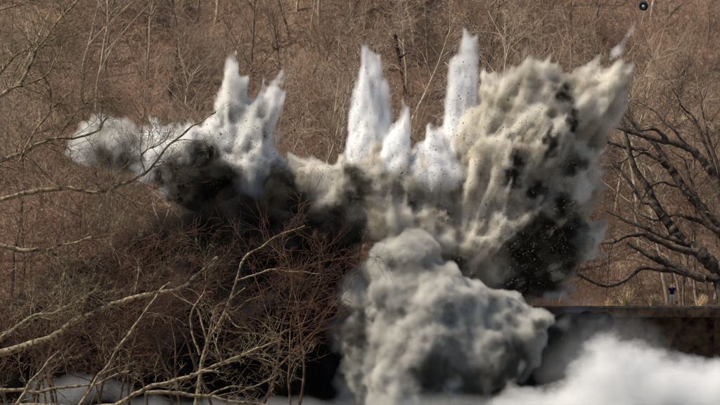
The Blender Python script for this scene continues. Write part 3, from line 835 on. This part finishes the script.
traced_tree('sycamore_tree', 'pale limbed bare tree crossing the bottom left corner', (
    [(tx2, YB, 0.7), (tx2 + 0.2, YB, 3), (tx2 + .9, YB + .3, 6.5), (tx2 + 1.2, YB, 10)], [0.30, 0.25, 0.18, 0.07]), [
    ([(60, 412), (115, 404), (145, 391), (185, 377), (222, 363), (252, 352), (279, 340)], 5.2, 1.4, YB, 1, 'root'),
    ([(146, 393), (179, 393), (206, 397), (258, 404), (290, 409)], 3.6, 2.0, YB + .2, 0),
    ([(206, 397), (228, 387), (240, 386), (255, 387), (268, 380), (283, 368)], 1.8, 0.7, YB + .2, 1),
    ([(246, 356), (258, 358), (278, 364)], 1.5, 0.8, YB + .9, 0),
    ([(246, 355), (268, 354), (300, 355)], 1.2, 0.5, YB + .9, 1),
    ([(190, 375), (205, 371), (219, 371)], 3.0, 2.0, YB + .4, 0),
    ([(222, 363), (217, 345), (222, 325)], 1.4, 0.7, YB + .6, 0),
    ([(78, 407), (104, 370), (122, 343), (140, 318), (156, 296), (170, 282)], 3.0, 1.2, YB - 2, 1, 'root'),
    ([(-4, 390), (30, 391), (62, 388), (98, 382), (130, 370)], 4.0, 1.2, YB - 1, 0, 'root'),
    ([(12, 412), (26, 390), (34, 376), (60, 352)], 4.0, 1.2, YB - 2, 0, 'root')],
    M['bark_olive'], M['bark_olive'], 302, (8, 6, 4), (2.0, 1.1, 0.6))
YC = 186.0
tx3 = g(196, YC)
traced_tree('sycamore_tree', 'thin pale bare tree forking up in front of the black smoke', (
    [(tx3 - .6, YC, 0.8), (tx3, YC, 3.0), at(205, 350, YC), at(222, 318, YC), at(234, 289, YC), at(241, 264, YC)], [0.17, 0.15, 0.12, 0.10, 0.08, 0.06]), [
    ([(241, 264), (252, 252), (267, 242), (289, 230), (305, 226)], 2.4, 0.8, YC, 1),
    ([(238, 280), (262, 272), (280, 271), (300, 272), (321, 274)], 2.0, 0.7, YC, -1),
    ([(208, 345), (197, 310), (180, 298), (168, 290)], 2.2, 0.8, YC, 1),
    ([(205, 350), (211, 325), (215, 308), (228, 301), (245, 289)], 2.0, 0.8, YC, -1),
    ([(222, 318), (231, 312), (247, 302), (262, 296)], 1.8, 0.7, YC, 1),
    ([(200, 355), (190, 320), (204, 290), (206, 270), (218, 257)], 2.2, 0.9, YC, 1),
    ([(225, 312), (236, 325), (248, 328)], 1.4, 0.7, YC, -1),
    ([(135, 292), (139, 270), (138, 258)], 1.6, 0.9, YC, 0)],
    M['bark_olive'], M['twig_red'], 303, (12, 8, 4), (2.2, 1.1, 0.6))

# dark leaning trees on the right bank
YD = 247.0
def dark_tree(label, trunk_px, widths, limbs, Y, seed):
    pts = [at(x, y, Y) for x, y in trunk_px]
    pts[0][2] = min(pts[0][2], hill_z(pts[0][0], Y) - 0.2)
    rad = [w * 0.44 * Y / FPX for w in widths]
    limbs = [(l_[0], l_[1] * .85, l_[2] * .85) + tuple(l_[3:]) for l_ in limbs]
    traced_tree('leaning_tree', label, (pts, rad), limbs, M['bark_dark'], M['bark_dark'], seed, (8, 6, 4), (3.0, 1.5, 0.7), 0.014, 'tree', 'dark leaning trees on the right bank')
dark_tree('dark leaning tree with the thick trunk sweeping highest across the right bank', [(765, 320), (745, 250), (722, 196), (713, 175), (704, 162), (693, 151), (675, 143), (655, 139), (635, 133), (610, 126)], [15, 13, 11, 10, 9, 8, 7.5, 6.5, 5, 2.5], [
    ([(668, 141), (660, 133), (651, 130), (640, 131)], 5.5, 2, YD, -1),
    ([(722, 196), (708, 150), (695, 120), (684, 108), (672, 88)], 4, 1.2, YD, 1),
    ([(735, 230), (718, 231), (706, 219), (694, 202), (688, 190)], 7, 4, YD + .5, 1), ([(728, 212), (716, 160), (706, 128), (700, 90)], 4, 1.2, YD, 1), ([(693, 151), (672, 130), (655, 112), (640, 104)], 3.5, 1, YD, 1)], YD, 401)
dark_tree('dark leaning tree with a forked trunk in the middle of the right bank', [(745, 300), (725, 277), (713, 266), (698, 252), (682, 241), (672, 228), (661, 214), (653, 200), (647, 187), (635, 168), (627, 140), (622, 118)], [18, 17, 16, 15, 14, 11, 10, 9, 8, 6.5, 4.5, 2], [
    ([(698, 252), (677, 249), (660, 241), (646, 236), (630, 234), (618, 241), (600, 243)], 8, 2, YD - .5, -1),
    ([(663, 216), (650, 204), (644, 202), (631, 184), (620, 171), (612, 162)], 6, 1.6, YD, 1),
    ([(682, 241), (663, 236), (637, 225), (620, 219), (606, 210)], 6, 1.6, YD + .4, 1)], YD + 1.5, 402)
dark_tree('dark leaning tree whose curved limbs cross behind the tip of the plume', [(750, 310), (738, 262), (722, 235), (702, 209), (684, 189), (671, 169), (660, 160), (644, 151), (627, 147), (607, 142)], [15, 13, 12, 11, 10, 9, 7.5, 6.5, 5.5, 3], [
    ([(671, 168), (655, 144), (644, 135), (629, 120), (620, 108)], 6, 1.5, YD + 3, 1),
    ([(684, 187), (668, 184), (655, 185), (644, 195), (638, 211)], 3.5, 2, YD + 3, -1),
    ([(644, 151), (630, 158), (615, 166), (606, 172)], 2.4, 1, YD + 3, -1), ([(722, 235), (700, 222), (676, 215), (655, 220), (640, 214)], 6, 1.5, YD + 3, 1), ([(702, 209), (690, 180), (684, 160), (670, 150)], 4, 1.2, YD + 3, 1)], YD + 3, 403)
dark_tree('dark low leaning tree with a wavy limb just above the bridge deck', [(738, 305), (720, 288), (700, 278), (675, 267), (654, 257), (627, 243)], [15, 12, 10, 9, 8, 4], [
    ([(690, 274), (670, 270), (650, 267), (635, 272), (624, 281), (612, 286), (600, 285), (588, 279), (575, 273)], 6, 3, YD - 1.5, -1)], YD - 1.5, 404)
dark_tree('slim dark snag high on the hillside between the two tall jets', [(406, 100), (401, 70), (397, 47), (393, 28), (386, 15), (373, 8)], [4, 4, 5, 4.5, 4, 1.5], [
    ([(400, 58), (406, 54), (412, 49)], 2.5, 1, 285, 0)], 285, 405)

# near bank red twig trees
red = [proto_tree(500 + i, 11, 0.10, 0.16, M['bark_red'], M['twig_red'], 12, 0.46, (7, 7), 0.12, 0.009, 55, 1.1) for i in range(4)]
near = [(-30, 196, 1.65, 'tall red twigged tree at the left edge of the near bank'), (25, 193, 1.6, 'tall red twigged tree behind the upper left pale limbs'),
        (75, 196, 1.35, 'red twigged tree behind the small left dust puff branches'), (130, 194, 1.15, 'red twigged tree left of the black soot puff'),
        (175, 196, 1.05, 'red twigged tree below the black soot puff'), (225, 195, 1.3, 'red twigged tree in front of the middle of the black smoke'),
        (255, 196, 1.25, 'red twigged tree with the fullest crown before the black smoke'), (288, 194, 1.08, 'rightmost red twigged tree beside the grey smoke cloud'),
        (50, 188, 1.0, 'low red twigged tree among the lower left limbs'), (105, 187, .85, 'low red twigged tree beside the straight pale diagonal limb'),
        (0, 187, 1.1, 'low red twigged tree in the left corner'), (210, 187, .7, 'smallest red twigged tree above the bottom pale limbs'),
        (150, 198, 1.1, 'red twigged tree rising between puff and black soot'),
        (292, 199, 1.33, 'red twigged tree reaching the cream dust above the black smoke'), (60, 199, 1.5, 'tall red twigged tree left of the small dust puff'),
        (-10, 200, 1.7, 'tallest red twigged tree in the upper left corner'), (15, 191, 1.15, 'dark red twigged tree behind the lowest left limbs'), (62, 190, 1.1, 'dark red twigged tree left of the straight diagonal limb'), (118, 191, 1.0, 'dark red twigged tree right of the straight diagonal limb'),
        (-25, 190, 1.2, 'dark red twigged tree cut by the left edge'), (95, 201, 1.2, 'dark red twigged tree under the small dust puff'), (40, 202, 1.25, 'dark red twigged tree under the long left limb'), (190, 201, 1.15, 'dark red twigged tree before the ragged soot puff'),
        (35, 184, .7, 'low red twigged tree over the lower left mist'), (85, 183, .62, 'lowest red twigged tree over the lower left mist')]
sparse = [proto_tree(520 + i, 11, 0.09, 0.16, M['bark_red'], M['twig_red'], 11, 0.46, (5, 5), 0.13, 0.009, 58, 1.15) for i in range(3)]
for i, (px, Y, sc, lab) in enumerate(near):
    x = g(px, Y)
    place_tree('bare_tree', sparse[i % 3] if px >= 170 and i % 2 else red[i % 4], (x, Y, hill_z(x, Y)), random.uniform(0, 6.28), sc, lab, 'red twigged trees on the near bank', tilt=(random.gauss(0, .06), random.gauss(0, .06)))

# =================================================================== small things
# flung tyre
def tyre():
    c = at(643.5, 6, 228.0)
    root = empty('flung_tyre', c); tag(root, 'black tyre shaped ring flung into the air at top right', 'tyre')
    def torus(R_, r_, n1, n2, sq):
        a = np.arange(n1) * 2 * np.pi / n1; b_ = np.arange(n2) * 2 * np.pi / n2
        A_, B_ = np.meshgrid(a, b_, indexing='ij')
        rad = R_ + r_ * np.sign(np.cos(B_)) * np.abs(np.cos(B_)) ** 0.7
        v = np.stack([rad * np.cos(A_), sq * np.sin(B_), rad * np.sin(A_)], -1).reshape(-1, 3)
        i = np.arange(n1 * n2).reshape(n1, n2)
        q = np.stack([i, np.roll(i, -1, 0), np.roll(np.roll(i, -1, 0), -1, 1), np.roll(i, -1, 1)], -1).reshape(-1, 4)
        return v, q
    v, q = torus(0.25, 0.13, 32, 12, 0.12)
    link('tyre_ring', mesh_np('tyre_ring', v, q, M['tyre']), root)
    a = np.arange(24) * 2 * np.pi / 24
    v = np.concatenate([[(0.0, -0.11, 0)], np.stack([0.14 * np.cos(a), 0 * a - 0.06, 0.14 * np.sin(a)], 1), [(0, 0.07, 0)]])
    f = np.array([[0, 1 + k, 1 + (k + 1) % 24] for k in range(24)] + [[25, 1 + (k + 1) % 24, 1 + k] for k in range(24)])
    link('hub', mesh_np('hub', v, f, M['hub']), root)
    root.rotation_euler = (R(14), R(10), R(-24))
tyre()

# flying clods
def clod_mesh(seed):
    import bmesh
    bm = bmesh.new(); bmesh.ops.create_icosphere(bm, subdivisions=1, radius=1.0)
    r_ = random.Random(seed)
    sx, sy, sz = 1.0, r_.uniform(.5, .9), r_.uniform(.4, .8)
    for v in bm.verts:
        k = r_.uniform(.6, 1.3); v.co = Vector((v.co.x * sx, v.co.y * sy, v.co.z * sz)) * k
    me = bpy.data.meshes.new('clod'); bm.to_mesh(me); bm.free(); me.materials.append(M['clod'])
    return me
cm = [clod_mesh(i) for i in range(5)]
clods = [(221, 134, 3.2, 'largest long dark clod flying before the left dust plume'), (264, 136, 2.6, 'slim dark clod flying at the right side of the left dust plume'),
         (246, 121, 1.5, 'dark clod high on the left dust plume'), (258, 128, 1.5, 'dark clod beside the right peak of the left plume'), (353, 82, 1.6, 'dark clod beside the forked white jet'),
         (351, 96, 1.3, 'dark clod left of the middle of the forked jet'), (411, 138, 2.2, 'dark clod before the short slim jet'), (402, 173, 2.0, 'dark clod in the cream dust under the short jets'),
         (448, 213, 2.2, 'dark clod on the cream dust left of the big plume'), (508, 100, 1.8, 'dark clod below the upper left tips of the big plume'), (519, 84, 1.6, 'dark clod close under the middle tip of the big plume'),
         (503, 127, 1.5, 'dark clod on the bright left part of the big plume'), (459, 96, 1.3, 'dark clod crossing the tallest white jet'), (375, 227, 1.6, 'dark clod at the left foot of the cream dust'),
         (349, 236, 1.8, 'dark clod beside the red twig tips'), (290, 119, 1.4, 'dark clod in the gap between left plume and forked jet'), (337, 141, 1.5, 'dark clod at the left foot of the forked jet'),
         (436, 150, 1.4, 'dark clod over the short blunt jet'), (486, 205, 1.7, 'dark clod in the centre of the big plume'), (601, 140, 1.4, 'dark clod at the right rim of the big plume'),
         (470, 230, 1.6, 'dark clod low on the big plume above the grey smoke'), (425, 250, 1.5, 'dark clod over the top of the grey smoke'), (300, 150, 1.4, 'dark clod above the left end of the cream dust')]
for i, (px, py, w, lab) in enumerate(clods):
    o = link('debris_clod', cm[i % 5], None, at(px, py, 221.5 + random.uniform(-.5, .5)))
    s = w * 0.5 * 222 / FPX
    e_ = random.uniform(1.2, 2.6); o.scale = (s * e_, s, s * random.uniform(.5, 1.0)); o.rotation_euler = (random.uniform(0, 6), random.uniform(-1.2, 1.2), random.uniform(-.3, .3))
    tag(o, lab, 'debris', 'dark clods thrown out by the blast')

def grains_mesh(parts, mat):
    r_ = np.random.default_rng(5); V = []
    for (v, nn, u, num, reach) in parts:
        i = r_.integers(0, len(v), num)
        d = r_.exponential(reach, num)[:, None]
        c = v[i] + nn[i] * (d * 0.5 + 0.05) + u[i] * d
        s_ = (0.005 + 0.012 * r_.random((num, 1, 1)) ** 3)
        st = 1 + 1.5 * np.abs(u[i])[:, None, :]
        V.append((c[:, None, :] + np.array([(1, 1, 1), (-1, -1, 1), (-1, 1, -1), (1, -1, -1)])[None] * s_ * st * r_.uniform(.5, 1.3, (num, 1, 3))).reshape(-1, 3))
    V = np.concatenate(V); K = len(V) // 4
    F = (np.arange(K)[:, None, None] * 4 + np.array([(0, 1, 2), (0, 3, 1), (0, 2, 3), (1, 3, 2)])[None]).reshape(-1, 3)
    return mesh_np('grains', V, F, mat, False)

# fine grit hanging around the plumes
rs = np.random.default_rng(77)
cl = [(520, 170, 62, 60, 1700), (540, 245, 45, 40, 1100), (400, 180, 70, 42, 900), (235, 150, 55, 48, 900), (430, 300, 70, 60, 350), (600, 330, 60, 35, 300), (365, 100, 20, 45, 140), (460, 90, 22, 55, 160)]
tet = np.array([(1, 1, 1), (-1, -1, 1), (-1, 1, -1), (1, -1, -1)], float)
tf = np.array([(0, 1, 2), (0, 3, 1), (0, 2, 3), (1, 3, 2)])
for white in (0, 1):
    V = []
    for cx, cy, sx, sy, n_ in cl:
        n_ = int(n_ * (2.2 if not white else 0.05))
        for _ in range(n_):
            c = at(cx + rs.normal() * sx * .6, cy + rs.normal() * sy * .6, 222.5 + rs.uniform(-1.5, 2.5))
            s = (0.007 + 0.026 * rs.random() ** 4) * (0.6 if white else 1)
            V.append(c + tet * rs.uniform(.5, 1.4, 3) * s)
    V = np.concatenate(V); K = len(V) // 4
    F = (np.arange(K)[:, None, None] * 4 + tf[None]).reshape(-1, 3)
    tag(link('flying_grit', mesh_np('flying_grit', V, F, M['clod'] if not white else M['whitewater'], False)), 'fine pale droplets scattered before the plumes' if white else 'fine dark grit scattered in the air before the plumes', 'debris', None, 'stuff')

tag(link('flying_dust_grains', grains_mesh(EDGE['dust'], M['dustgrain'])), 'tiny beige dust grains spraying off the ragged plume edges', 'debris', None, 'stuff')
tag(link('flying_spray_drops', grains_mesh(EDGE['white'], M['whitewater'])), 'tiny white spray drops around the tall white jets', 'debris', None, 'stuff')

# dry grass tufts behind the deck edge
def tuft(px, h_, n_, label, seed, Y=236.0):
    r_ = np.random.default_rng(seed)
    base = at(px, 306, Y); base[2] = DECK
    base[1] = BY + 5.0
    root = empty('dry_grass_tuft', base); tag(root, label, 'grass tuft', 'dry grass tufts on the bridge deck')
    polys = []
    for _ in range(n_):
        d = np.array([r_.normal() * .28, r_.normal() * .28, 1.0])
        polys.append(wander(r_, np.array([r_.normal() * .14, r_.normal() * .14, -0.02]), d, h_ * r_.uniform(.5, 1.1), 4, 0.032, 0.014, 0.14, -0.05))
    v, q = tube_arrays(polys, 3)
    o = link('blades', mesh_np('blades', v, q, M['grass']), root); o['kind'] = 'stuff'
tuft(625, 1.5, 60, 'tall tan dry grass tuft, leftmost on the bridge deck', 1)
tuft(654, 0.95, 90, 'short dense tan grass tuft left of the dark clad person', 2)
tuft(701, 0.95, 70, 'slanting tan grass tuft near the right end of the deck', 3)
tuft(608, 0.6, 40, 'smallest tan grass tuft beside the white deck spray', 4)

# person on the deck, hands at the ears
def person():
    c = at(672, 305, BY + 4.6); c[1] = BY + 4.6; c[2] = DECK
    root = empty('person', c)
    tag(root, 'person in navy jacket and pale trousers standing on the bridge deck', 'person')
    J = {'pel': (0, 0, .95, .155, .12), 'bel': (0, 0, 1.1, .16, .12), 'che': (0, 0.0, 1.32, .20, .135), 'nec': (0, 0, 1.49, .062, .062), 'hd0': (0, -.015, 1.57, .075, .085),
         'hd1': (0, -.01, 1.66, .085, .10), 'hd2': (0, 0, 1.735, .06, .07),
         'shL': (-.19, 0, 1.41, .08, .08), 'elL': (-.29, -.14, 1.24, .06, .06), 'wrL': (-.19, -.15, 1.52, .042, .042), 'haL': (-.125, -.06, 1.62, .045, .035),
         'shR': (.19, 0, 1.41, .08, .08), 'elR': (.29, -.14, 1.24, .06, .06), 'wrR': (.19, -.15, 1.52, .042, .042), 'haR': (.125, -.06, 1.62, .045, .035),
         'hiL': (-.10, 0, .86, .11, .11), 'knL': (-.13, -.03, .48, .075, .075), 'anL': (-.15, .01, .09, .052, .052), 'toL': (-.17, -.15, .045, .045, .035),
         'hiR': (.10, 0, .86, .11, .11), 'knR': (.13, -.02, .48, .075, .075), 'anR': (.16, .01, .09, .052, .052), 'toR': (.18, -.15, .045, .045, .035)}
    E = ['pel bel', 'bel che', 'che nec', 'nec hd0', 'hd0 hd1', 'hd1 hd2', 'che shL', 'shL elL', 'elL wrL', 'wrL haL', 'che shR', 'shR elR', 'elR wrR', 'wrR haR',
         'pel hiL', 'hiL knL', 'knL anL', 'anL toL', 'pel hiR', 'hiR knR', 'knR anR', 'anR toR']
    ks = list(J); me = bpy.data.meshes.new('body')
    me.from_pydata([J[k][:3] for k in ks], [tuple(ks.index(a) for a in e.split()) for e in E], [])
    o = link('body', me, root)
    md = o.modifiers.new('skin', 'SKIN'); md.use_smooth_shade = True
    for i, k in enumerate(ks):
        sv = me.skin_vertices[0].data[i]; sv.radius = J[k][3:5]; sv.use_root = (k == 'pel')
    sb = o.modifiers.new('sub', 'SUBSURF'); sb.levels = 2; sb.render_levels = 2
    dg = bpy.context.evaluated_depsgraph_get()
    me2 = bpy.data.meshes.new_from_object(o.evaluated_get(dg))
    o.modifiers.clear(); o.data = me2
    me2.materials.clear()
    for mm in ('skin', 'navy', 'trousers', 'clod', 'hair'): me2.materials.append(M[mm])
    for p in me2.polygons:
        x, y, z = p.center
        if z < 0.1: k = 3
        elif z < 0.93: k = 2
        elif z > 1.50: k = 0 if not (z > 1.70 or (y > 0.02 and z > 1.55 and abs(x) < .1)) else 4
        elif z > 1.475 and abs(x) < .08: k = 0
        else: k = 1
        p.material_index = k
    # face: nose, eyes
    def blob(nm, loc, sc, mat):
        import bmesh
        bm = bmesh.new(); bmesh.ops.create_icosphere(bm, subdivisions=2, radius=1.0)
        m_ = bpy.data.meshes.new(nm); bm.to_mesh(m_); bm.free(); m_.materials.append(mat)
        q = link(nm, m_, root, loc); q.scale = sc
    blob('nose', (0, -.115, 1.625), (.014, .02, .022), M['skin'])
    for s in (-1, 1): blob('eye', (s * .032, -.098, 1.655), (.013, .01, .008), M['clod'])
    blob('mouth', (0, -.095, 1.58), (.025, .01, .007), M['hair'])
    for s in (-1, 1):                                  # five fingers on each hand
        for j in range(5):
            a = R(-10 + 22 * j)
            p0 = np.array([s * .12, -.055 + .012 * j - .02, 1.63]); p1 = p0 + np.array([-s * .015, .02 + .012 * j, .07 - .008 * abs(j - 2)])
            v, q = tube_arrays([(np.array([p0, (p0 + p1) / 2 + np.array([s * .008, 0, 0]), p1]), [.010, .009, .007])], 6)
            link('finger', mesh_np('finger', v, q, M['skin']), root)
person()
